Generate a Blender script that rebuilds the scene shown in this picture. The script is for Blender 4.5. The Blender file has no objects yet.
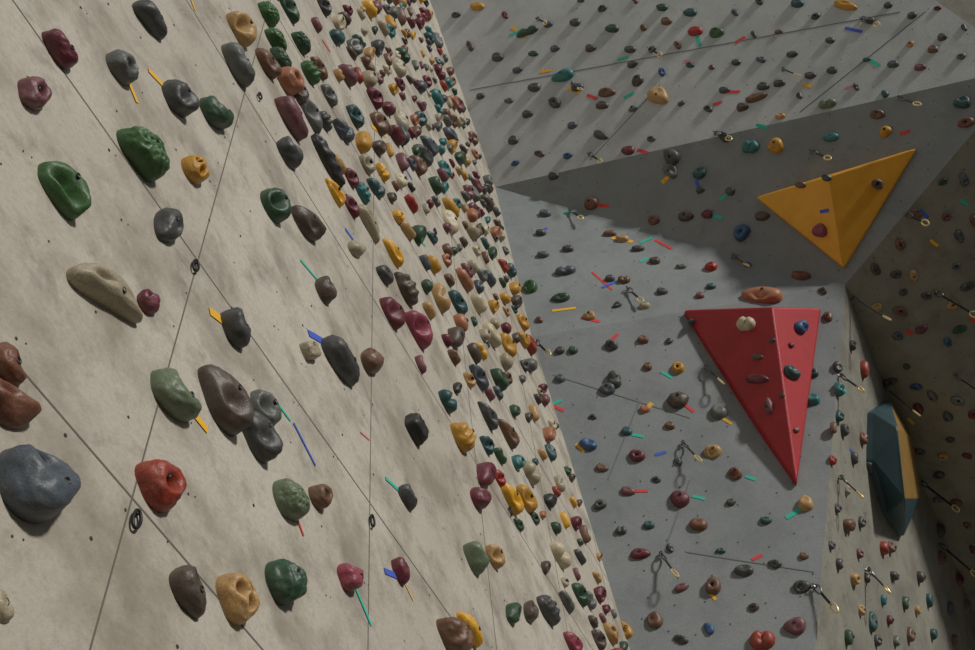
import bpy, math, random
from mathutils import Vector, Matrix, noise
from mathutils.bvhtree import BVHTree
random.seed(7)
scene = bpy.context.scene
scene.view_settings.view_transform = 'Standard'

# ------------------------------------------------------------------ frame
F = 1164.0
EYE = Vector((0, 0, 1.6))
d1 = Vector((981, -1725, -F)).normalized()
d2 = Vector((-106, 725, -F)).normalized()
d2 = (d2 - d1 * d1.dot(d2)).normalized()
nL = d1.cross(d2).normalized()
OV = math.radians(16)
Zc = (math.cos(OV) * d2 - math.sin(OV) * nL).normalized()
Xc = d1
Yc = Zc.cross(Xc).normalized()
M = Matrix((Xc, Yc, Zc))          # survey frame -> world
D = 2.5

def ray(px, py):
    return M @ Vector(((px - 487.5) / F, (325 - py) / F, -1.0))
def at(px, py, dep):
    return EYE + ray(px, py) * dep
FWD = M @ Vector((0, 0, -1))
def depth(p):
    return (p - EYE).dot(FWD)
def on_plane(px, py, p0, n):
    r = ray(px, py)
    return EYE + r * ((p0 - EYE).dot(n) / r.dot(n))
NL = M @ nL; U = M @ d1; V = M @ d2
L0 = EYE - NL * D
def onL(px, py):
    return on_plane(px, py, L0, NL)
def uv(p):
    q = p - L0
    return (q.dot(U), q.dot(V))

cam_d = bpy.data.cameras.new("camera"); cam = bpy.data.objects.new("camera", cam_d)
scene.collection.objects.link(cam); scene.camera = cam
cam_d.sensor_width = 36; cam_d.lens = 36 * F / 975
cam_d.clip_end = 300
cam.matrix_world = Matrix.Translation(EYE) @ M.to_4x4()

# ------------------------------------------------------------------ materials
def lin(c):
    return tuple(((x / 255) / 12.92 if x / 255 <= .04045 else (((x / 255) + .055) / 1.055) ** 2.4) for x in c)

def wall_mat(name, base, dark, light, rough=.85, stain=1.0, scale=1.0, spec=.3):
    m = bpy.data.materials.new(name); m.use_nodes = True
    nt = m.node_tree; N = nt.nodes; Lk = nt.links
    b = N["Principled BSDF"]; b.inputs["Roughness"].default_value = rough
    b.inputs["Specular IOR Level"].default_value = spec
    tc = N.new("ShaderNodeTexCoord")
    def nz(sc, det, ro, dist=0):
        n = N.new("ShaderNodeTexNoise"); n.inputs["Scale"].default_value = sc * scale
        n.inputs["Detail"].default_value = det; n.inputs["Roughness"].default_value = ro
        n.inputs["Distortion"].default_value = dist
        Lk.new(tc.outputs["Object"], n.inputs["Vector"]); return n
    def ramp(src, a, bb):
        r = N.new("ShaderNodeMapRange"); r.inputs[1].default_value = a; r.inputs[2].default_value = bb
        Lk.new(src.outputs["Fac"], r.inputs[0]); return r
    def mix(fac, c1, c2, k=1.0):
        x = N.new("ShaderNodeMix"); x.data_type = 'RGBA'
        mm = N.new("ShaderNodeMath"); mm.operation = 'MULTIPLY'; mm.inputs[1].default_value = k
        Lk.new(fac, mm.inputs[0]); Lk.new(mm.outputs[0], x.inputs[0])
        for i, c in ((6, c1), (7, c2)):
            if isinstance(c, tuple): x.inputs[i].default_value = (*c, 1)
            else: Lk.new(c, x.inputs[i])
        return x.outputs[2]
    n1 = nz(.45, 5, .6, .3); n2 = nz(1.3, 8, .62, .2); n3 = nz(30, 4, .75); n4 = nz(4.0, 7, .7, .2); n5 = nz(2.4, 6, .68, .3)
    c = mix(ramp(n1, .4, .62).outputs[0], lin(base), lin(light), .85)
    c = mix(ramp(n2, .47, .64).outputs[0], c, lin(dark), .75 * stain)
    c = mix(ramp(n4, .52, .70).outputs[0], c, lin(dark), .55 * stain)
    c = mix(ramp(n5, .56, .72).outputs[0], c, tuple(x * .62 for x in lin(dark)), .55 * stain)
    c = mix(ramp(n3, .42, .7).outputs[0], c, lin(dark), .3)
    Lk.new(c, b.inputs["Base Color"])
    bp = N.new("ShaderNodeBump"); bp.inputs["Strength"].default_value = .3; bp.inputs["Distance"].default_value = .02
    Lk.new(n3.outputs["Fac"], bp.inputs["Height"]); Lk.new(bp.outputs[0], b.inputs["Normal"])
    return m

def hold_mat(name, rgb, chalk=.42, rough=.46):
    m = bpy.data.materials.new(name); m.use_nodes = True
    nt = m.node_tree; N = nt.nodes; Lk = nt.links
    b = N["Principled BSDF"]; b.inputs["Roughness"].default_value = rough
    b.inputs["Specular IOR Level"].default_value = .5
    tc = N.new("ShaderNodeTexCoord")
    n = N.new("ShaderNodeTexNoise"); n.inputs["Scale"].default_value = 11; n.inputs["Detail"].default_value = 8
    n.inputs["Roughness"].default_value = .75
    n2 = N.new("ShaderNodeTexNoise"); n2.inputs["Scale"].default_value = 110; n2.inputs["Detail"].default_value = 3
    Lk.new(tc.outputs["Object"], n.inputs["Vector"]); Lk.new(tc.outputs["Object"], n2.inputs["Vector"])
    c = lin(rgb); g = sum(c) / 3
    c = tuple(max(.01, g + (x - g) * 1.12) for x in c)
    ch = tuple(x * .5 + .5 * (g * .5 + w_) for x, w_ in zip(c, (.25, .235, .205)))
    r = N.new("ShaderNodeMapRange"); r.inputs[1].default_value = .42; r.inputs[2].default_value = .7; r.inputs[4].default_value = chalk
    Lk.new(n.outputs["Fac"], r.inputs[0])
    x = N.new("ShaderNodeMix"); x.data_type = 'RGBA'
    x.inputs[6].default_value = (*c, 1); x.inputs[7].default_value = (*ch, 1)
    Lk.new(r.outputs[0], x.inputs[0])
    y = N.new("ShaderNodeMix"); y.data_type = 'RGBA'; y.blend_type = 'MULTIPLY'; y.inputs[0].default_value = .4
    r2 = N.new("ShaderNodeMapRange"); r2.inputs[1].default_value = .3; r2.inputs[2].default_value = .7; r2.inputs[3].default_value = .3; r2.inputs[4].default_value = 1.3
    Lk.new(n2.outputs["Fac"], r2.inputs[0])
    Lk.new(x.outputs[2], y.inputs[6]); Lk.new(r2.outputs[0], y.inputs[7])
    Lk.new(y.outputs[2], b.inputs["Base Color"])
    bp = N.new("ShaderNodeBump"); bp.inputs["Strength"].default_value = .35; bp.inputs["Distance"].default_value = .005
    Lk.new(n2.outputs["Fac"], bp.inputs["Height"]); Lk.new(bp.outputs[0], b.inputs["Normal"])
    return m

def plain(name, rgb, rough=.5, metal=0):
    m = bpy.data.materials.new(name); m.use_nodes = True
    b = m.node_tree.nodes["Principled BSDF"]
    b.inputs["Base Color"].default_value = (*lin(rgb), 1)
    b.inputs["Roughness"].default_value = rough; b.inputs["Metallic"].default_value = metal
    return m

COL = {
 'maroon': (104, 42, 54), 'mauve': (118, 74, 80), 'brown': (112, 82, 64), 'dkbrown': (84, 72, 63), 'grey': (102, 104, 101),
 'dkgrey': (72, 73, 73), 'slate': (78, 86, 94), 'green': (60, 98, 54), 'dkgreen': (48, 78, 56), 'sage': (106, 120, 96),
 'ochre': (190, 142, 60), 'yellow': (224, 170, 50), 'tan': (184, 148, 100), 'beige': (168, 157, 134), 'salmon': (168, 112, 84),
 'brick': (152, 66, 52), 'red': (158, 52, 48), 'pink': (146, 68, 84), 'teal': (54, 116, 116), 'dkteal': (48, 84, 86),
 'blue': (56, 90, 130), 'black': (46, 46, 46), 'rust': (118, 76, 58), 'cream': (200, 188, 160)}
HM = {k: hold_mat("resin_" + k, v) for k, v in COL.items()}
HKEYS = list(HM); 
M_bolt = plain("bolt_steel", (50, 50, 52), .5, .5)
M_hole = plain("bolt_hole_dark", (22, 20, 19), .9)
M_hole2 = plain("tnut_hole", (66, 60, 52), .9)
M_seam = plain("panel_seam_dark", (108, 102, 93), .95)
M_seam2 = plain("panel_seam_grey", (122, 125, 125), .95)
M_left = wall_mat("concrete_beige", (184, 177, 164), (138, 129, 115), (200, 194, 181))
M_f1 = wall_mat("concrete_grey_upper", (184, 187, 186), (160, 163, 162), (196, 199, 198), stain=.5)  # lighter tint: this facet's brighter shading is put into the concrete colour
M_f2 = wall_mat("concrete_grey_wedge", (140, 144, 145), (118, 122, 122), (148, 152, 152), stain=.5)  # darker tint than the upper facet: overhang shade put into the colour
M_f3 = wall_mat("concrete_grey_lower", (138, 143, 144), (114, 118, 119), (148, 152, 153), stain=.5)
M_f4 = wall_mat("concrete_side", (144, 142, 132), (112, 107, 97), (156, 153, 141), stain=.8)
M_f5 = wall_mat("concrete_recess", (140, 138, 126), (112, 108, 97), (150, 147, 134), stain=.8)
M_floor = wall_mat("floor_mat", (120, 110, 96), (90, 84, 74), (130, 122, 108))

def mkobj(name, verts, faces, mats, midx=None, smooth=False, parent=None, mw=None):
    me = bpy.data.meshes.new(name)
    me.from_pydata([tuple(v) for v in verts], [], faces)
    for m in mats: me.materials.append(m)
    if midx: me.polygons.foreach_set("material_index", midx)
    me.polygons.foreach_set("use_smooth", [smooth] * len(faces))
    me.update()
    o = bpy.data.objects.new(name, me); scene.collection.objects.link(o)
    if mw is not None: o.matrix_world = mw
    if parent:
        o.parent = parent; o.matrix_parent_inverse = parent.matrix_world.inverted()
    return o

# ------------------------------------------------------------------ walls
cornerpx = [(405, -80), (430, 0), (495, 187), (532, 337), (630, 650), (661, 750)]
corner = [onL(*p) for p in cornerpx]
Etop, E0, E1, EK, E2, E2b = corner
v_floor = (0 - (L0.z)) / V.z
Efl = L0 + U * uv(E2b)[0] + V * v_floor
MWL = Matrix.Translation(L0) @ Matrix((U, V, NL)).transposed().to_4x4()
vt = uv(Etop)[1]
pts = [(-8, v_floor), (-8, vt)] + [uv(p) for p in corner] + [(uv(E2b)[0], v_floor)]
pl = [(p[0], p[1], 0) for p in pts]
tri = [(0, i + 1, i) for i in range(1, len(pl) - 1)]
wall_left = mkobj("wall_left", pl, tri, [M_left], mw=MWL)
bpy.context.view_layer.update()
polyV = [MWL @ Vector(p) for p in pl]; polyF = [tuple(t) for t in tri]

A = at(845, 285, 18.5); B = at(815, 650, 14.4); C = at(1029, 66, 18.0)
Bb = B + (B - A) * .3
nF1 = (E0 - E1).cross(C - E1).normalized()
T1 = on_plane(821, -80, E1, nF1)
G = at(1000, 680, 22); Gb = G + (G - A) * .15
J = at(1260, 720, 20); H = at(1220, -90, 18.5)
def drop(p): return Vector((p.x, p.y, 0))
rv = [Etop, E0, E1, EK, E2, E2b, A, B, Bb, C, T1, G, Gb, J, H, drop(Bb), drop(Gb), drop(J), Efl]
nm = "Et E0 E1 EK E2 Eb A B Bb C T1 G Gb J H Bf Gf Jf Ef".split(); ix = {k: i for i, k in enumerate(nm)}
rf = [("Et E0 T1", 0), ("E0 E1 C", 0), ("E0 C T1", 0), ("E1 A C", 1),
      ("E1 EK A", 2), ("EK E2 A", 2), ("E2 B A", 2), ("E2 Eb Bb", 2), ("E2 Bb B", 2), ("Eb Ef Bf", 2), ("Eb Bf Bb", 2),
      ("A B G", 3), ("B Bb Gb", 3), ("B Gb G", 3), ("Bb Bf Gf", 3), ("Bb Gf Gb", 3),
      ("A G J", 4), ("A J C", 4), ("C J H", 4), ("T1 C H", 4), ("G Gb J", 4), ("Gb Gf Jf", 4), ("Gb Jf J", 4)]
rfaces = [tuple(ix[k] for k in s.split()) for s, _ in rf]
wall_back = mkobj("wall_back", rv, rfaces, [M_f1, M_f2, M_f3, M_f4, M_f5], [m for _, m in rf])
off = len(polyV); polyV += rv; polyF += [tuple(i + off for i in f) for f in rfaces]
mkobj("floor", [(-30, -30, 0), (45, -30, 0), (45, 30, 0), (-30, 30, 0)], [(0, 1, 2, 3)], [M_floor])

bvh = BVHTree.FromPolygons(polyV, polyF)
def hit(px, py):
    r = ray(px, py).normalized()
    loc, n, i, d = bvh.ray_cast(EYE, r, 200)
    if loc is None: return None
    if n.dot(r) > 0: n = -n
    return loc, n.normalized()

# ------------------------------------------------------------------ volumes
def paint(name, rgb, dk):
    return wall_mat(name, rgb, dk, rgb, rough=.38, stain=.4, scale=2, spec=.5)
M_y = paint("painted_yellow", (242, 176, 48), (210, 148, 42)); M_yd = paint("painted_yellow_shaded", (222, 158, 44), (190, 132, 36))  # second yellow: same paint darkened, shade on right and top faces
M_r = paint("painted_red", (168, 30, 38), (130, 25, 31)); M_rl = paint("painted_red_lit", (182, 38, 46), (148, 31, 37))  # second red: same paint lightened, light painted on the right face
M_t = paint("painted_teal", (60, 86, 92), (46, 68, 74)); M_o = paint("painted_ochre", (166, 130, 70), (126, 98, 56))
def volume(name, outline, ridge, h, mats, fm=None, tri3=None):
    k = len(outline)
    if tri3:
        P = [hit(*outline[i])[0] for i in tri3]
        n = (P[1] - P[0]).cross(P[2] - P[0]).normalized(); loc = (P[0] + P[1] + P[2]) / 3
        if n.dot(EYE - loc) < 0: n = -n
    else:
        loc, n = hit(sum(p[0] for p in outline) / k, sum(p[1] for p in outline) / k)
    rim = .09
    top = [on_plane(outline[i][0] , outline[i][1], loc + n * rim, n) for i in range(k)]
    base = [t - n * (rim + .06) for t in top]
    apx = [on_plane(p[0], p[1], loc + n * h, n) for p in ridge]
    vs = base + top + apx
    fs = []; mi = []
    for i in range(k):
        j = (i + 1) % k
        fs.append((i, j, k + j, k + i)); mi.append(0)
    if len(apx) == 1:
        for i in range(k):
            fs.append((k + i, k + (i + 1) % k, 2 * k)); mi.append(fm[i] if fm else 0)
    else:
        for f, m_ in fm:
            fs.append(tuple(f)); mi.append(m_)
    o = mkobj(name, vs, fs, mats, mi)
    md = o.modifiers.new("bevel", 'BEVEL'); md.width = .025; md.segments = 3; md.limit_method = 'ANGLE'; md.angle_limit = .2
    global polyV, polyF
    s = len(polyV); polyV += vs; polyF += [tuple(i + s for i in f) for f in fs]
    return o
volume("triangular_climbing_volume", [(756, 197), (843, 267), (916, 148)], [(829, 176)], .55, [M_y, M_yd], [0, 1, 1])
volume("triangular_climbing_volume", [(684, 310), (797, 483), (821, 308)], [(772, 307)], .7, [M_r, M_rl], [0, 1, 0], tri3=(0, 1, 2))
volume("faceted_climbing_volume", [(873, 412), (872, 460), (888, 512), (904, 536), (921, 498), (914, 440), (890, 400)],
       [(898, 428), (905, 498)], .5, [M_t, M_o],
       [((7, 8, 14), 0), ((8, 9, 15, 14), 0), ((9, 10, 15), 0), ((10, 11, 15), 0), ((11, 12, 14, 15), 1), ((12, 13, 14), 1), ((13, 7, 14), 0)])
bvh_wall = bvh
bvh = BVHTree.FromPolygons(polyV, polyF)

# ------------------------------------------------------------------ hold generator
_cache = {}
def template(kind, seed, nt, nr):
    key = (kind, seed, nt, nr)
    if key in _cache: return _cache[key]
    rnd = random.Random(seed * 31 + len(kind) * 7 + ord(kind[0]))
    p2, p3, p5 = rnd.uniform(0, 6.28), rnd.uniform(0, 6.28), rnd.uniform(0, 6.28)
    a2, a3, a5 = rnd.uniform(.02, .09), rnd.uniform(.02, .08), rnd.uniform(.01, .03)
    so = Vector((rnd.uniform(0, 50), rnd.uniform(0, 50), rnd.uniform(0, 50)))
    lean = rnd.uniform(.1, .3)
    if kind == 'block': pw = .35
    elif kind in ('jug', 'horn', 'crescent'): pw = .5
    else: pw = .7
    def g(x, y, cx, cy, s): return math.exp(-((x - cx) ** 2 + (y - cy) ** 2) / s)
    def surf(s, th):
        a = s * math.pi / 2
        r = math.cos(a) ** pw if s < 1 else 0.0
        z = math.sin(a) ** .85
        R = 1 + a2 * math.cos(2 * th + p2) + a3 * math.cos(3 * th + p3) + a5 * math.cos(5 * th + p5)
        if kind == 'block':
            c, s_ = abs(math.cos(th)), abs(math.sin(th)); R = 1 / (c ** 5 + s_ ** 5) ** .2
        if kind == 'horn': R = 1
        x, y = r * R * math.cos(th), r * R * math.sin(th)
        if kind == 'jug':
            z *= 1 - .75 * g(x, y, .30, 0, .16) ; z *= .8 + .25 * math.exp(-((x + .25) / .35) ** 2)
            x += .22 * z * (1 - .4 * y * y)
        elif kind == 'crescent':
            z *= 1 - .85 * g(x, y * .5, -.4, 0, .14); x += .3 * (1 - y * y) - .15; z *= 1 - .2 * y
        elif kind == 'pocket':
            z *= 1 - .9 * g(x, y, -.1, .1, .08)
        elif kind == 'mask':
            z *= 1 - .75 * g(x, y, -.28, -.35, .05) - .75 * g(x, y, -.28, .35, .05) - .6 * g(x, y * .6, .45, 0, .04)
        elif kind == 'stud':
            # dimpled surface
            z -= .075 * max(0, math.sin(x * 13) * math.sin(y * 15)) * min(1, z * 2)
        elif kind == 'ridge':
            z += .07 * math.sin(y * 13 + x * 2) * min(1, z * 2)
        elif kind == 'horn':
            sgn = 1 if y > 0 else -1
            yy = abs(y) ** .9 * sgn
            x = x * (1.0 - .25 * yy) + .55 * yy * yy - .22
            z *= (.95 - .2 * yy); z *= 1 - .35 * g(x, y, .05, -.45, .06)
        elif kind == 'double':
            w = math.exp(-(y / .17) ** 2); x *= 1 - .18 * w; z *= 1 - .5 * w
        elif kind == 'sloper':
            x += lean * z; z *= 1 - .4 * g(x, y, .45, 0, .2); y += .12 * z
        elif kind == 'drop':
            x *= 1 - .22 * y; z *= 1 - .25 * y; z *= 1 - .5 * g(x, y, -.45, -.15, .14)
        elif kind == 'cup':
            z *= 1 - .88 * g(x, y, -.5, .2, .17); x += .12 * z
        nzv = noise.noise(Vector((x * 1.6, y * 1.6, z * 1.6)) + so) * .10
        nz2 = noise.noise(Vector((x * 5, y * 5, z * 5)) + so) * .035
        q = (nzv + nz2) * min(1, s * 4)
        return Vector((x * (1 + q), y * (1 + q), z * (1 + q) if s > 0 else 0))
    vs = []; fs = []; mi = []
    for j in range(nr):
        s = (j / nr) ** .9
        for i in range(nt): vs.append(surf(s, i * 2 * math.pi / nt))
    vs.append(surf(1, 0)); top = len(vs) - 1
    for j in range(nr - 1):
        for i in range(nt):
            k = (i + 1) % nt
            fs.append((j * nt + i, j * nt + k, (j + 1) * nt + k, (j + 1) * nt + i)); mi.append(0)
    for i in range(nt):
        fs.append(((nr - 1) * nt + i, (nr - 1) * nt + (i + 1) % nt, top)); mi.append(0)
    sk = len(vs)
    for i in range(nt): vs.append(Vector((vs[i].x, vs[i].y, -.06)))
    for i in range(nt):
        k = (i + 1) % nt; fs.append((sk + i, sk + k, k, i)); mi.append(0)
    bc = surf(.93, 0.3)
    res = (vs, fs, mi, bc)
    _cache[key] = res
    return res

def hold_geo(px, py, L, S, ang, kind, seed, hi, flip=False, hk=1.0):
    r = hit(px, py)
    if r is None: return None
    loc, n = r
    dep = depth(loc); k = dep / F
    a = math.radians(ang); dx, dy = math.cos(a), math.sin(a)
    w = on_plane(px + dx * 3, py + dy * 3, loc, n) - on_plane(px - dx * 3, py - dy * 3, loc, n)
    lp = min(w.length / 6 * L, 1.3 * L * k) * .96; ay = w.normalized()
    ax = ay.cross(n).normalized()
    if kind == 'horn':
        if ax.z > 0: ax = -ax
        lp *= 1.1
    elif (ax.z < 0) != flip: ax = -ax; ay = -ay
    if ax.cross(ay).dot(n) < 0 and kind != 'horn': ay = -ay
    cosi = abs((EYE - loc).normalized().dot(n))
    sp = S * k * 1.02
    h = sp * (.38 + .34 * (1 - cosi)) * hk
    q = on_plane(px, py, loc + n * h * .42, n) - n * h * .42
    if hi: nt, nr = {'stud': (96, 44), 'ridge': (64, 28), 'mask': (60, 26), 'pocket': (52, 24), 'cup': (52, 22)}.get(kind, (44, 18))
    else: nt, nr = 14, 5
    vs, fs, mi, bc = template(kind, seed, nt, nr)
    V2 = [Vector((v.x * sp / 2, v.y * lp / 2, v.z * h)) for v in vs]
    fs = list(fs); mi = list(mi)
    b = Vector((bc.x * sp / 2, bc.y * lp / 2, bc.z * h)); rb = .016 if dep < 12 else .024
    m = 12 if hi else 6; s0 = len(V2)
    for rr, zz in ((rb, -.03), (rb, .003), (rb * .8, .004), (rb * .75, -.004)):
        for i in range(m):
            t = i * 2 * math.pi / m; V2.append(b + Vector((rr * math.cos(t), rr * math.sin(t), zz)))
    for j in range(3):
        for i in range(m):
            kk = (i + 1) % m
            fs.append((s0 + j * m + i, s0 + j * m + kk, s0 + (j + 1) * m + kk, s0 + (j + 1) * m + i)); mi.append(1)
    fs.append(tuple(s0 + 3 * m + i for i in range(m))); mi.append(2)
    if ax.cross(ay).dot(n) < 0:
        V2 = [Vector((v.x, -v.y, v.z)) for v in V2]; ay = -ay; fs = [tuple(reversed(f)) for f in fs]
    R = Matrix((ax, ay, n)).transposed().to_4x4()
    return V2, fs, mi, Matrix.Translation(q) @ R

def big_hold(px, py, L, S, ang, col, kind='sloper', flip=False, hk=1.0, name="climbing_hold"):
    g = hold_geo(px, py, L, S, ang, kind, int(px * 7 + py) % 97, True, flip, hk)
    if g is None: return
    V2, fs, mi, mw = g
    return mkobj(name, V2, fs, [HM[col], M_bolt, M_hole], mi, True, mw=mw)

class Mass:
    def __init__(s): s.v = []; s.f = []; s.m = []
    def add(s, px, py, L, S, ang, col, kind, seed):
        g = hold_geo(px, py, L, S, ang, kind, seed, False)
        if g is None: return
        V2, fs, mi, mw = g; o = len(s.v)
        s.v += [mw @ v for v in V2]; s.f += [tuple(i + o for i in f) for f in fs]
        ci = HKEYS.index(col); nH = len(HKEYS)
        s.m += [ci if q == 0 else nH + q - 1 for q in mi]
    def done(s, name):
        return mkobj(name, s.v, s.f, [HM[k] for k in HKEYS] + [M_bolt, M_hole], s.m, True)

T = True
big = [
 (63,48,46,32,50,'maroon','cup',T),(36,92,36,32,-30,'mauve','pocket'),(153,18,44,28,50,'dkgrey','drop',T),(124,66,30,32,0,'grey','pocket'),
 (180,96,42,34,60,'dkgrey','drop'),(218,111,38,31,20,'dkgreen','cup',T),(146,151,60,46,55,'green','stud'),(197,168,32,28,-30,'ochre','mask'),
 (65,187,66,44,58,'green','crescent'),(170,225,42,30,-60,'dkgrey','drop'),(277,204,38,32,60,'dkgreen','cup'),(308,222,42,26,55,'dkbrown','drop'),
 (240,63,48,30,62,'grey','cup',T),(243,28,38,28,60,'tan','cup'),(268,62,36,20,60,'brown','drop'),(292,80,32,28,40,'salmon','pocket'),
 (293,115,50,28,62,'mauve','cup',T),(292,153,30,26,50,'dkgrey','sloper'),(329,160,62,18,62,'black','ridge'),(110,291,80,34,35,'beige','horn',False,1.2),
 (151,302,26,24,-30,'maroon','sloper'),(239,328,42,34,60,'dkgrey','drop',T),(327,290,28,24,60,'dkbrown','sloper'),(344,360,54,32,55,'dkgrey','drop',T),
 (374,361,28,26,0,'brown','sloper'),(311,350,24,18,0,'beige','block'),(12,362,50,36,62,'rust','cup',T),(10,402,60,46,20,'rust','jug'),
 (43,478,80,74,0,'slate','cup',T),(178,393,52,44,40,'sage','cup',T),(226,397,74,46,62,'dkbrown','drop'),(260,432,56,38,62,'dkgrey','drop'),
 (267,408,44,28,62,'grey','cup'),(164,483,50,48,-20,'brick','pocket'),(292,499,44,36,60,'sage','stud'),(322,495,26,26,0,'brown','pocket'),
 (409,497,26,20,60,'dkgrey','sloper'),(417,429,28,22,60,'black','block'),(464,437,32,24,60,'ochre','ridge'),(481,496,28,22,-60,'maroon','cup',T),
 (512,497,36,18,62,'yellow','drop'),(528,499,30,18,60,'ochre','cup'),(192,590,54,38,60,'dkbrown','drop',T),(240,596,52,46,60,'tan','mask'),
 (288,581,44,42,-20,'dkgreen','ridge'),(352,575,32,28,-20,'pink','cup',T),(402,571,30,20,70,'maroon','sloper'),(478,558,30,28,60,'sage','sloper'),
 (420,328,40,26,60,'pink','cup'),
 (496,556,24,20,60,'tan','cup'),(457,636,44,34,50,'brown','ridge'),(472,628,40,22,60,'yellow','cup',T),(2,607,34,24,60,'beige','sloper'),
 (514,613,26,18,-60,'dkgreen','drop'),(532,612,26,18,-60,'dkbrown','sloper'),(549,609,32,20,60,'dkgrey','ridge'),
 (370,223,40,16,62,'beige','horn'),(394,252,34,15,62,'yellow','drop'),(336,192,32,14,62,'yellow','crescent'),(352,206,26,14,62,'maroon','cup'),
 (408,289,40,20,62,'dkbrown','ridge'),(459,303,28,16,60,'dkteal','cup'),(428,286,16,14,0,'dkgreen','sloper'),(480,377,28,16,60,'slate','cup'),
 (489,415,32,16,62,'dkgrey','drop'),(509,433,34,16,62,'brown','drop'),(519,462,18,15,0,'teal','pocket'),(312,114,42,18,62,'grey','cup'),
 (345,131,30,18,50,'slate','double'),(356,116,26,16,60,'dkteal','cup'),(376,98,22,16,60,'maroon','cup'),(389,108,22,14,30,'maroon','double'),
 (363,192,28,14,62,'teal','ridge'),(377,188,26,14,50,'dkteal','double'),(412,203,20,13,60,'red','sloper'),(399,216,16,13,0,'yellow','pocket'),
 (277,40,30,20,60,'green','stud'),(282,60,28,20,60,'dkgreen','stud'),(270,14,30,20,60,'green','stud'),(302,42,26,18,60,'dkgreen','stud'),
 (311,72,28,18,60,'green','ridge'),(290,8,32,17,60,'dkgreen','cup'),(320,68,26,13,60,'brown','cup'),(430,310,18,14,60,'tan','sloper'),
 (368,164,22,16,60,'beige','cup'),(383,172,19,13,60,'yellow','double'),(325,6,22,14,60,'dkgrey','cup'),(330,95,24,14,60,'grey','cup'),
 (300,92,30,18,62,'dkbrown','cup'),(325,120,24,14,60,'dkgrey','ridge'),(340,165,22,14,60,'tan','sloper'),(352,178,22,14,60,'maroon','cup'),
 (568,602,22,14,60,'grey','sloper'),(581,594,24,15,60,'dkgreen','cup'),(601,594,19,15,0,'maroon','cup'),(590,600,18,13,60,'grey','double'),
 (612,633,22,15,60,'tan','mask'),(625,629,20,12,60,'ochre','drop'),(573,642,22,17,60,'pink','drop'),(600,640,20,14,60,'dkbrown','cup'),
 (455,357,18,13,60,'brown','sloper'),(470,380,16,12,60,'tan','cup'),(488,445,19,14,60,'dkteal','cup'),(500,478,17,12,60,'red','cup'),
]
for i, b in enumerate(big): big_hold(*b)
bigpx = [(b[0], b[1], max(b[2], b[3])) for b in big]

# dense mass of holds on the far half of the left wall (laid out in wall coordinates)
def to_px(p):
    q = M.transposed() @ (p - EYE)
    return (487.5 + F * q.x / -q.z, 325 - F * q.y / -q.z)
def corner_x(y):
    for (x0, y0), (x1, y1) in zip(cornerpx, cornerpx[1:]):
        if y0 <= y <= y1: return x0 + (x1 - x0) * (y - y0) / (y1 - y0)
    return 1e9
kinds = ['sloper', 'cup', 'double', 'drop', 'jug', 'pocket', 'ridge', 'cup']
lcols = ['dkgrey','grey','brown','dkbrown','beige','tan','maroon','mauve','yellow','ochre','dkgreen','dkgreen','teal','dkteal','slate','mauve','salmon','brick','black','maroon','cream','grey','dkbrown','beige','tan','dkgrey','brown','beige']
mass = Mass(); placed = []
tries = 0
while tries < 40000:
    tries += 1
    u_ = random.uniform(1, 13); v_ = random.uniform(6, 26)
    x, y = to_px(L0 + U * u_ + V * v_)
    if not (-20 < y < 670): continue
    cx = corner_x(y)
    if x > cx - 4: continue
    lo = 268 + y * .36 if y < 300 else 376 + (y - 300) * .63
    if x < lo: continue
    edge = (x - lo) / (cx - lo)
    if random.random() > .3 + .7 * edge: continue
    if any((x - a) ** 2 + (y - b) ** 2 < (c * .5 + 5) ** 2 for a, b, c in bigpx): continue
    dmin = .35 if edge > .35 else .48
    if y > 330: dmin += .06
    if any((u_ - a) ** 2 + (v_ - b) ** 2 < dmin ** 2 for a, b in placed): continue
    placed.append((u_, v_))
    dep = depth(L0 + U * u_ + V * v_)
    s = random.choice([.11, .13, .15, .18, .21, .25]) * F / dep
    mass.add(x, y, s * random.uniform(1, 1.5), s * .85, random.choice([60, 62, 55, -60, 20, 70]), random.choice(lcols), random.choice(kinds), random.randint(0, 12))
    if len(placed) > 560: break
mass.done("climbing_holds_left_wall")

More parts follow.
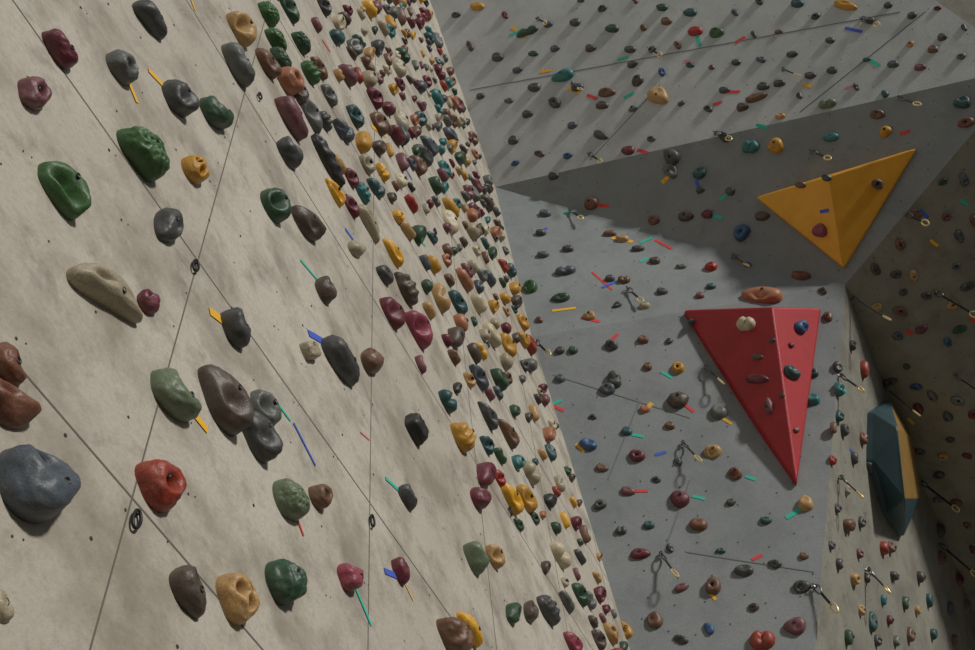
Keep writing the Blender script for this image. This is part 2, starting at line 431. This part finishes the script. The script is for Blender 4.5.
# back wall
far = [
 (477,6,14,9,0,'ochre'),(497,57,12,9,0,'dkgrey'),(527,31,24,10,-20,'dkgreen'),(562,75,24,13,-10,'teal'),(534,87,14,9,0,'dkgrey'),(554,102,14,10,40,'dkgrey'),
 (577,87,13,9,0,'dkgrey'),(606,92,18,10,0,'brown'),(602,105,14,8,0,'dkbrown'),(637,80,12,12,0,'dkbrown'),(632,64,10,8,0,'dkgrey'),(658,95,20,17,40,'tan'),
 (612,28,14,9,0,'dkgreen'),(630,49,12,8,0,'dkgrey'),(666,21,12,8,0,'brown'),(662,7,12,8,0,'dkgreen'),(695,31,15,10,0,'red'),(716,32,16,11,0,'green'),
 (724,90,12,7,0,'dkgrey'),(756,97,24,9,-15,'brown'),(742,107,12,9,0,'dkbrown'),(763,86,14,8,0,'dkgrey'),(779,83,12,8,0,'dkgrey'),(792,54,12,7,0,'dkgrey'),
 (810,75,12,8,0,'dkgrey'),(832,70,11,8,0,'dkgrey'),(827,103,19,12,-10,'sage'),(845,5,26,9,10,'ochre'),(870,20,11,8,0,'dkbrown'),(893,64,12,8,0,'slate'),
 (885,131,13,12,0,'ochre'),(877,114,16,10,0,'brown'),(912,15,10,8,0,'dkgrey'),(942,37,10,8,0,'dkbrown'),(933,49,12,8,0,'brown'),(920,67,12,8,0,'mauve'),
 (962,102,18,13,0,'dkteal'),(966,122,18,11,-20,'rust'),(690,12,14,9,0,'dkteal'),(736,62,10,7,0,'dkgrey'),(797,3,14,9,0,'dkteal'),(830,40,10,7,0,'dkgrey'),
 (888,5,9,7,0,'dkgrey'),(575,22,12,8,0,'dkgrey'),(590,48,11,8,0,'dkbrown'),(548,24,9,7,0,'slate'),(527,114,11,8,0,'dkgrey'),(513,140,11,9,0,'dkgrey'),
 (480,96,8,7,0,'dkgrey'),(517,70,10,7,0,'slate'),(750,146,18,15,0,'teal'),(775,145,17,16,0,'ochre'),(831,137,17,9,-10,'teal'),(724,137,14,8,30,'dkgrey'),
 (671,156,17,16,40,'dkgrey'),(670,170,18,12,60,'grey'),(628,150,15,9,0,'maroon'),(600,135,16,8,20,'dkgrey'),(572,125,10,8,0,'slate'),(553,176,11,8,0,'dkgrey'),
 (699,173,14,12,0,'dkteal'),(741,232,17,17,0,'blue'),(685,216,17,10,0,'dkbrown'),(653,220,12,10,0,'rust'),(707,214,12,9,0,'maroon'),(730,191,10,9,0,'dkgrey'),
 (762,216,16,9,-10,'dkbrown'),(590,203,15,13,0,'rust'),(610,233,14,8,0,'brown'),(655,260,13,9,0,'dkbrown'),(711,266,14,11,0,'red'),(638,248,14,8,0,'dkgrey'),
 (700,190,9,7,0,'dkgrey'),(530,286,16,15,0,'green'),(565,270,22,12,-10,'slate'),(560,297,20,11,0,'dkgreen'),
 (543,254,12,9,0,'slate'),(568,248,12,9,0,'dkgrey'),(541,232,11,9,0,'dkgrey'),(545,213,13,9,0,'slate'),(623,238,14,9,0,'tan'),(610,278,10,9,0,'dkgrey'),
 (624,279,14,10,0,'brown'),(589,315,14,10,0,'tan'),(645,305,12,9,0,'beige'),(662,291,12,9,0,'dkgrey'),(700,295,10,8,0,'mauve'),(711,286,10,8,0,'dkteal'),
 (801,275,20,11,10,'rust'),(611,345,14,12,0,'dkgrey'),(614,379,16,17,0,'dkgrey'),(607,388,18,13,0,'slate'),(643,339,12,10,0,'brown'),(678,367,14,13,0,'ochre'),
 (678,399,22,19,0,'dkbrown'),(648,366,10,9,0,'brown'),(719,412,18,15,0,'grey'),(713,451,18,15,0,'tan'),(645,409,11,9,0,'salmon'),(627,431,13,9,0,'dkteal'),
 (588,444,18,13,20,'blue'),(637,455,17,13,20,'maroon'),(680,498,22,17,10,'maroon'),(735,473,15,13,0,'rust'),(699,524,19,14,0,'rust'),(628,491,16,9,0,'mauve'),
 (621,530,12,10,0,'dkgrey'),(649,525,12,9,0,'dkteal'),(744,570,20,13,0,'dkgrey'),(713,585,18,18,0,'brown'),(640,553,23,11,0,'maroon'),(804,556,10,8,0,'brown'),
 (806,503,17,16,0,'tan'),(802,586,20,13,-10,'dkgrey'),(762,639,27,22,0,'brick'),(795,625,24,18,0,'mauve'),(655,619,15,18,60,'brown'),(600,504,14,11,0,'dkgrey'),
 (602,468,14,8,0,'brown'),(577,523,14,14,0,'maroon'),(546,400,15,12,0,'mauve'),(560,378,11,9,0,'slate'),(573,350,10,9,0,'dkgreen'),(560,350,10,9,0,'dkgrey'),
 (812,399,17,14,0,'teal'),(813,372,12,11,0,'dkteal'),(828,316,9,10,0,'rust'),(731,502,10,8,0,'dkgrey'),(766,520,12,9,0,'dkteal'),(670,425,11,9,0,'brown'),
 (745,323,18,17,0,'cream'),(802,326,14,14,0,'blue'),(793,372,17,14,30,'dkteal'),(757,379,24,9,0,'maroon'),(768,406,9,18,90,'mauve'),(757,357,12,6,0,'dkbrown'),
 (772,340,7,5,0,'dkbrown'),(792,345,7,6,0,'maroon'),(782,395,6,5,0,'dkbrown'),(797,430,7,6,0,'rust'),
 (819,231,15,14,0,'pink'),(878,184,12,11,0,'dkbrown'),(800,185,11,7,0,'brown'),(763,294,42,18,0,'salmon'),(826,178,10,7,0,'dkgrey'),
 (838,366,10,11,0,'dkgrey'),(840,389,12,14,0,'teal'),(840,416,10,12,0,'dkteal'),(834,428,9,12,0,'brown'),(845,430,11,12,0,'dkgrey'),(865,369,11,18,90,'brick'),
 (864,438,10,14,0,'rust'),(855,458,10,12,0,'dkgrey'),(869,468,9,12,0,'slate'),(850,525,17,14,0,'brown'),(862,522,9,12,0,'dkgrey'),(840,564,10,12,0,'dkgrey'),
 (856,579,13,12,0,'tan'),(849,637,11,16,90,'dkgreen'),(873,622,10,22,90,'dkteal'),(885,548,12,14,0,'brick'),(892,547,10,12,0,'brown'),(895,576,12,10,0,'dkgrey'),
 (911,634,10,16,90,'brown'),(906,603,9,13,0,'dkgreen'),(930,600,9,14,0,'dkteal'),(921,577,10,12,0,'dkgrey'),(942,557,9,14,0,'brown'),(951,609,9,14,0,'slate'),
 (960,579,9,12,0,'maroon'),(968,606,9,14,0,'grey'),(878,640,9,12,0,'dkgrey'),(897,641,9,12,0,'grey'),(934,634,9,12,0,'dkteal'),(941,530,10,13,0,'dkgrey'),
 (862,610,9,11,0,'tan'),(884,600,8,11,0,'teal'),(832,545,8,10,0,'slate'),(848,490,8,10,0,'beige'),(860,553,8,10,0,'mauve'),(868,578,8,10,0,'dkbrown'),
 (918,610,8,10,0,'tan'),(890,620,8,10,0,'maroon'),(838,508,8,10,0,'dkgrey'),(955,640,8,12,0,'brown'),(833,460,8,10,0,'red'),(853,345,9,10,0,'dkgrey'),
]
fm = Mass()
for i, (x, y, L, S, a, c) in enumerate(far):
    fm.add(x, y, max(L, S), min(L, S), a if L >= S else 90, c, kinds[i % 8] if S > 9 else 'sloper', i % 13)
fp = [(a[0], a[1]) for a in far]
def scatter(n, poly, cols, smin, smax, dmin):
    xs = [p[0] for p in poly]; ys = [p[1] for p in poly]; k = t = 0
    while k < n and t < 6000:
        t += 1
        x = random.uniform(min(xs), max(xs)); y = random.uniform(min(ys), max(ys)); ins = False
        for i in range(len(poly)):
            x0, y0 = poly[i]; x1, y1 = poly[i - 1]
            if (y0 > y) != (y1 > y) and x < (x1 - x0) * (y - y0) / (y1 - y0) + x0: ins = not ins
        if not ins or any((x - a) ** 2 + (y - b) ** 2 < dmin ** 2 for a, b in fp): continue
        fp.append((x, y)); k += 1
        s = random.uniform(smin, smax)
        fm.add(x, y, s * random.uniform(1, 1.4), s * .8, random.choice([0, 20, -20, 60]), random.choice(cols), random.choice(kinds), random.randint(0, 12))
dk = ['dkgrey','dkgrey','dkbrown','dkteal','slate','brown','dkgreen','maroon','grey','tan','mauve','blue','dkgrey']
scatter(56, [(870, 270), (1000, 110), (1000, 640), (955, 560), (925, 480), (885, 380)], dk, 8, 12, 17)
scatter(38, [(450, 0), (990, 0), (990, 70), (800, 112), (505, 175)], dk, 6, 9, 22)
scatter(20, [(520, 200), (840, 290), (700, 300), (690, 480), (600, 560), (545, 400)], dk, 7, 10, 26)
scatter(10, [(690, 480), (800, 500), (810, 640), (640, 640)], dk, 8, 12, 30)
fm.done("climbing_holds_back_wall")

# ------------------------------------------------------------------ seams, bolt holes
def strips(name, segs, mat, parent=None, lift=.004):
    vs = []; fs = []; 
    for p0, p1, n, w in segs:
        d = (p1 - p0).normalized(); s = n.cross(d).normalized() * w / 2; o = len(vs)
        a = [p0 - s, p1 - s, p1 + s, p0 + s]
        vs += [q + n * lift for q in a] + [q - n * .003 for q in a]
        fs += [(o, o+1, o+2, o+3), (o+7, o+6, o+5, o+4)] + [(o+i, o+4+i, o+4+(i+1) % 4, o+(i+1) % 4) for i in range(4)]
    return mkobj(name, vs, fs, mat if isinstance(mat, list) else [mat], parent=parent)
def Lp(u_, v_): return L0 + U * u_ + V * v_
vA = uv(onL(125, 490))[1]; vB = uv(onL(190, 250))[1]; vC = uv(onL(205, 30))[1]
u1 = uv(onL(180, 325))[0]; u2 = uv(onL(370, 480))[0]; du = u2 - u1
def corner_u(v_):
    pr = [uv(p) for p in corner]
    for (a, b), (c, d) in zip(pr, pr[1:]):
        if d <= v_ <= b: return a + (c - a) * (v_ - b) / (d - b)
    return pr[-1][0]
vlist = [vA - 4.6, vA - 2.3, vA, vB, vC] + [vC + 2.4 * i for i in range(1, 8)]
segs = [(Lp(-7.9, v_), Lp(corner_u(v_) - .02, v_), NL, .012) for v_ in vlist if v_ < vt]
for i in range(-4, 5):
    u_ = u1 + du * i
    v_ = v_floor + .1
    while v_ < vt and u_ < corner_u(v_): v_ += .2
    if v_ > v_floor + 1: segs.append((Lp(u_, v_floor + .05), Lp(u_, v_ - .25), NL, .009))
strips("panel_seams", segs, M_seam, wall_left, .002)

def wseg(a, b, w=.016):
    loc, nn = hit((a[0] + b[0]) / 2, (a[1] + b[1]) / 2)
    return (on_plane(a[0], a[1], loc, nn), on_plane(b[0], b[1], loc, nn), nn, w)
bs = [wseg(a, b) for a, b in [((553, 375), (690, 418)), ((602, 539), (814, 572)), ((640, 400), (608, 480)),
      ((470, 90), (900, 12)), ((590, 160), (660, 85)), ((800, 112), (925, 12)), ((690, 480), (665, 550))]]
strips("panel_seams", bs, M_seam2, wall_back, .006)

vs = []; fs = []
def disc(c, ax, ay, n, r, m=8):
    o = len(vs)
    for i in range(m):
        t = 2 * math.pi * i / m; vs.append(c + ax * r * math.cos(t) + ay * r * math.sin(t) + n * .003)
    fs.append(tuple(range(o, o + m)))
uu = -1.0
while uu < 11:
    v_ = 1.0
    while v_ < 16:
        a = uu + random.uniform(-.12, .12); b = v_ + random.uniform(-.12, .12)
        if a < corner_u(b) - .3 and random.random() < .75:
            disc(Lp(a, b), U, V, NL, random.choice([.006, .008, .010]))
            if random.random() < .3: disc(Lp(a + .05, b + .03), U, V, NL, .005)
        v_ += .42
    uu += .42
mkobj("bolt_holes", vs, fs, [M_hole2], parent=wall_left)
vs = []; fs = []
for y in range(10, 640, 28):
    for x in range(440, 972, 33):
        px = x + random.uniform(-11, 11); py = y + random.uniform(-9, 9)
        if px < corner_x(py) + 8: continue
        r = ray(px, py).normalized()
        loc, n, _, _ = bvh_wall.ray_cast(EYE, r, 200)
        if loc is None: continue
        if n.dot(r) > 0: n = -n
        ax = n.orthogonal().normalized()
        if abs(r.dot(n)) < .1: continue
        disc(loc + n * .004, ax, n.cross(ax), n, .010, 6)
mkobj("bolt_holes", vs, fs, [M_hole], parent=wall_back)

# ------------------------------------------------------------------ tape
TC = {'y': plain("tape_yellow", (236, 180, 40), .7), 't': plain("tape_turquoise", (48, 190, 165), .7), 'b': plain("tape_blue", (70, 98, 200), .7),
      'r': plain("tape_red", (220, 66, 62), .7), 'p': plain("tape_pink", (226, 124, 130), .7)}
tk = list(TC)
tapes = [(148,70,163,86,6,'y'),(128,82,137,103,5,'y'),(209,311,222,321,9,'y'),(194,415,207,431,8,'y'),(308,333,327,344,7,'b'),(300,260,317,280,3,'t'),
 (355,588,371,626,4,'t'),(293,423,315,466,3,'b'),(384,571,396,576,6,'b'),(385,478,400,492,4,'t'),(278,405,290,421,3,'t'),(297,520,303,536,3,'r'),
 (360,432,369,440,2,'p'),(404,583,413,601,2,'y'),(345,229,355,243,4,'b'),(190,-2,195,11,3,'y'),(519,486,528,500,4,'t'),(371,126,385,136,4,'y'),
 (405,168,412,180,3,'b'),(322,40,330,52,3,'r'),(415,236,425,246,3,'t'),(333,28,341,40,3,'y'),
 (655,240,672,249,3,'r'),(592,272,612,290,2,'r'),(662,183,669,176,4,'y'),(786,518,800,510,4,'t'),(622,432,644,437,3,'t'),(630,491,648,491,3,'r'),
 (692,496,705,499,3,'t'),(643,413,652,403,4,'y'),(548,406,562,400,3,'t'),(549,404,564,411,3,'r'),(552,311,576,308,3,'y'),(583,318,600,322,3,'r'),
 (509,36,524,29,3,'t'),(512,27,527,37,3,'y'),(845,28,862,32,3,'b'),(624,98,634,93,3,'t'),(735,257,742,262,3,'y'),(612,238,633,242,4,'y'),(696,180,699,188,3,'b'),
 (596,205,609,206,3,'r'),(637,150,648,153,3,'r'),(708,214,722,218,3,'t'),(697,36,700,46,3,'t'),(727,92,740,92,3,'r'),(684,60,694,64,2,'p'),(563,212,578,214,3,'t'),
 (735,43,745,37,3,'r'),(803,84,812,87,3,'y'),(538,234,547,228,3,'b'),(568,88,580,93,3,'y'),(840,386,846,392,3,'t'),(850,450,856,455,3,'b'),(908,418,914,424,3,'y'),
 (720,200,728,194,3,'t'),(540,72,552,70,3,'y'),(640,262,648,258,3,'t'),(930,240,938,246,3,'y'),(970,318,976,322,3,'r'),(610,341,618,334,3,'r'),
 (713,105,722,102,3,'r'),(845,88,858,84,2,'p'),(756,125,768,128,3,'t'),(618,60,628,57,3,'t'),(587,95,597,99,3,'r'),(640,243,652,238,3,'t'),(602,288,616,282,3,'b'),
 (662,372,672,378,3,'t'),(722,418,732,424,3,'y'),(685,405,694,412,3,'r'),(576,444,584,452,3,'y'),(655,455,666,452,3,'b'),(745,476,756,480,3,'t'),(707,590,716,600,3,'y'),
 (752,560,762,555,3,'r'),(820,212,829,210,3,'b'),(870,60,880,66,3,'t'),(900,134,910,131,3,'r'),(920,210,928,218,3,'b'),(960,200,968,205,3,'t'),(905,330,913,335,3,'r')]
vs = []; fs = []; mi = []
for x0, y0, x1, y1, w, c in tapes:
    loc, n = hit((x0 + x1) / 2, (y0 + y1) / 2)
    p0 = on_plane(x0, y0, loc, n); p1 = on_plane(x1, y1, loc, n); d = (p1 - p0).normalized()
    ww = w * depth(loc) / F * 1.15
    s = n.cross(d) * ww / 2; o = len(vs)
    vs += [q + n * .006 for q in (p0 - s, p1 - s, p1 + s, p0 + s)]
    fs.append((o, o + 1, o + 2, o + 3)); mi.append(tk.index(c))
mkobj("marking_tape_strips", vs, fs, [TC[k] for k in tk], mi)

# ------------------------------------------------------------------ hangers & quickdraws
def tube(path, r, m=6, closed=True):
    v = []; f = []; n = len(path)
    for i, p in enumerate(path):
        a = path[(i + 1) % n] if closed or i < n - 1 else p
        b = path[(i - 1) % n] if closed or i > 0 else p
        t = (a - b).normalized(); e = t.cross(Vector((0, 1, 0)))
        e = e.normalized() if e.length > .1 else t.cross(Vector((1, 0, 0))).normalized()
        g = t.cross(e)
        for j in range(m):
            q = 2 * math.pi * j / m; v.append(p + (e * math.cos(q) + g * math.sin(q)) * r)
    for i in range(n if closed else n - 1):
        k = (i + 1) % n
        for j in range(m):
            l = (j + 1) % m; f.append((i * m + j, i * m + l, k * m + l, k * m + j))
    return v, f
M_al = plain("carabiner_steel", (110, 110, 110), .3, .6); M_gold = plain("carabiner_gold", (236, 212, 150), .3, .3)
M_sling = plain("sling_webbing", (44, 44, 46), .8); M_hang = plain("hanger_black", (36, 36, 38), .5, .3)

ring = [Vector((.026 * math.cos(t), 0, .055 * math.sin(t) * (1 + .1 * math.cos(t)))) for t in [2 * math.pi * i / 20 for i in range(20)]]
for (x, y, s) in [(193,267,.95),(133,521,.95),(258,97,.9),(370,522,.95),(509,512,1.1),(434,232,1.1),(466,160,1.2),(487,345,1.0)]:
    loc, n = hit(x, y)
    v, f = tube([p * s for p in ring], .008 * s)
    o = len(v)
    for k in range(10):
        t = 2 * math.pi * k / 10; v.append(Vector((.012 * math.cos(t), -.02, .012 * math.sin(t) + .04)));
    for k in range(10):
        t = 2 * math.pi * k / 10; v.append(Vector((.010 * math.cos(t), .0, .010 * math.sin(t) + .045)))
    f += [(o + k, o + (k + 1) % 10, o + 10 + (k + 1) % 10, o + 10 + k) for k in range(10)] + [tuple(o + 10 + k for k in range(10))]
    up = V; yy = n; xx = yy.cross(up).normalized()
    mw = Matrix.Translation(loc + n * .02) @ Matrix((xx, yy, up)).transposed().to_4x4()
    mkobj("bolt_hanger", v, f, [M_hang], smooth=True, mw=mw)

def qd_mesh(sl):
    V_ = []; F_ = []; I_ = []
    def add(v, f, m):
        o = len(V_); V_.extend(v); F_.extend([tuple(i + o for i in q) for q in f]); I_.extend([m] * len(f))
    def carab(zc, m, s=1):
        P = [Vector((.040 * s * math.cos(t) * (1 + .15 * math.sin(t)), 0, zc + .078 * s * math.sin(t))) for t in [2 * math.pi * i / 18 for i in range(18)]]
        v, f = tube(P, .012, 6); add(v, f, m)
    carab(-.07, 0); z0, z1 = -.14, -.14 - sl
    w, t = .016, .008
    add([Vector((sx * w, sy * t, z)) for z in (z0, z1) for sx, sy in ((-1, -1), (1, -1), (1, 1), (-1, 1))],
        [(0, 1, 2, 3), (7, 6, 5, 4)] + [(i, i + 4, 4 + (i + 1) % 4, (i + 1) % 4) for i in range(4)], 1)
    carab(z1 - .07, 2, 1.05)
    P = [Vector((0, .035 * math.cos(t), .01 + .035 * math.sin(t))) for t in [2 * math.pi * i / 12 for i in range(12)]]
    v, f = tube(P, .011, 5); add(v, f, 0)
    me = bpy.data.meshes.new("quickdraw"); me.from_pydata([tuple(q) for q in V_], [], F_)
    for m in (M_al, M_sling, M_gold): me.materials.append(m)
    me.polygons.foreach_set("material_index", I_); me.update(); return me
short, long_ = qd_mesh(.24), qd_mesh(.65)
qds = [(570,212,0),(590,155,0),(661,556,0),(706,369,0),(683,445,0),(733,258,0),(900,99,0),(815,588,0),(784,71,0),(628,291,0),(536,343,0),(812,152,0),
 (716,134,0),(573,85,0),(838,478,0),(838,376,0),(865,570,0),(650,50,0),(538,20,0),(905,214,0),(850,298,1),(885,385,1),(935,292,1),(922,480,1),(938,545,1),(955,375,1),(862,20,0)]
for x, y, l in qds:
    loc, n = hit(x, y)
    ny = Vector((n.x, n.y, 0)).normalized()
    a = random.uniform(-.9, .9); ny = Matrix.Rotation(a, 3, 'Z') @ ny
    o = bpy.data.objects.new("quickdraw", long_ if l else short); scene.collection.objects.link(o)
    zz = Vector((random.uniform(-.05, .05), random.uniform(-.05, .05), 1)).normalized(); xx = ny.cross(zz).normalized()
    o.matrix_world = Matrix.Translation(loc + n * .05) @ Matrix((xx, zz.cross(xx), zz)).transposed().to_4x4()

# ------------------------------------------------------------------ light
w = bpy.data.worlds.new("world"); scene.world = w; w.use_nodes = True
bg = w.node_tree.nodes["Background"]; bg.inputs[0].default_value = (.87, .94, 1, 1); bg.inputs[1].default_value = .25
def sun(name, L, e, ang, col):
    Ld = (M @ Vector(L)).normalized()
    sd = bpy.data.lights.new(name, 'SUN'); sd.energy = e; sd.angle = math.radians(ang); sd.color = col
    so = bpy.data.objects.new(name, sd); scene.collection.objects.link(so)
    so.rotation_euler = Ld.to_track_quat('Z', 'Y').to_euler(); so.location = Vector((0, -5, 12))
sun("window_daylight", (.60, .78, .08), 2.35, 6, (1, .965, .905))
sun("added_front_fill", (.15, .35, .92), .62, 50, (.95, .98, 1))  # added fill from behind the camera, brightens the grey facets
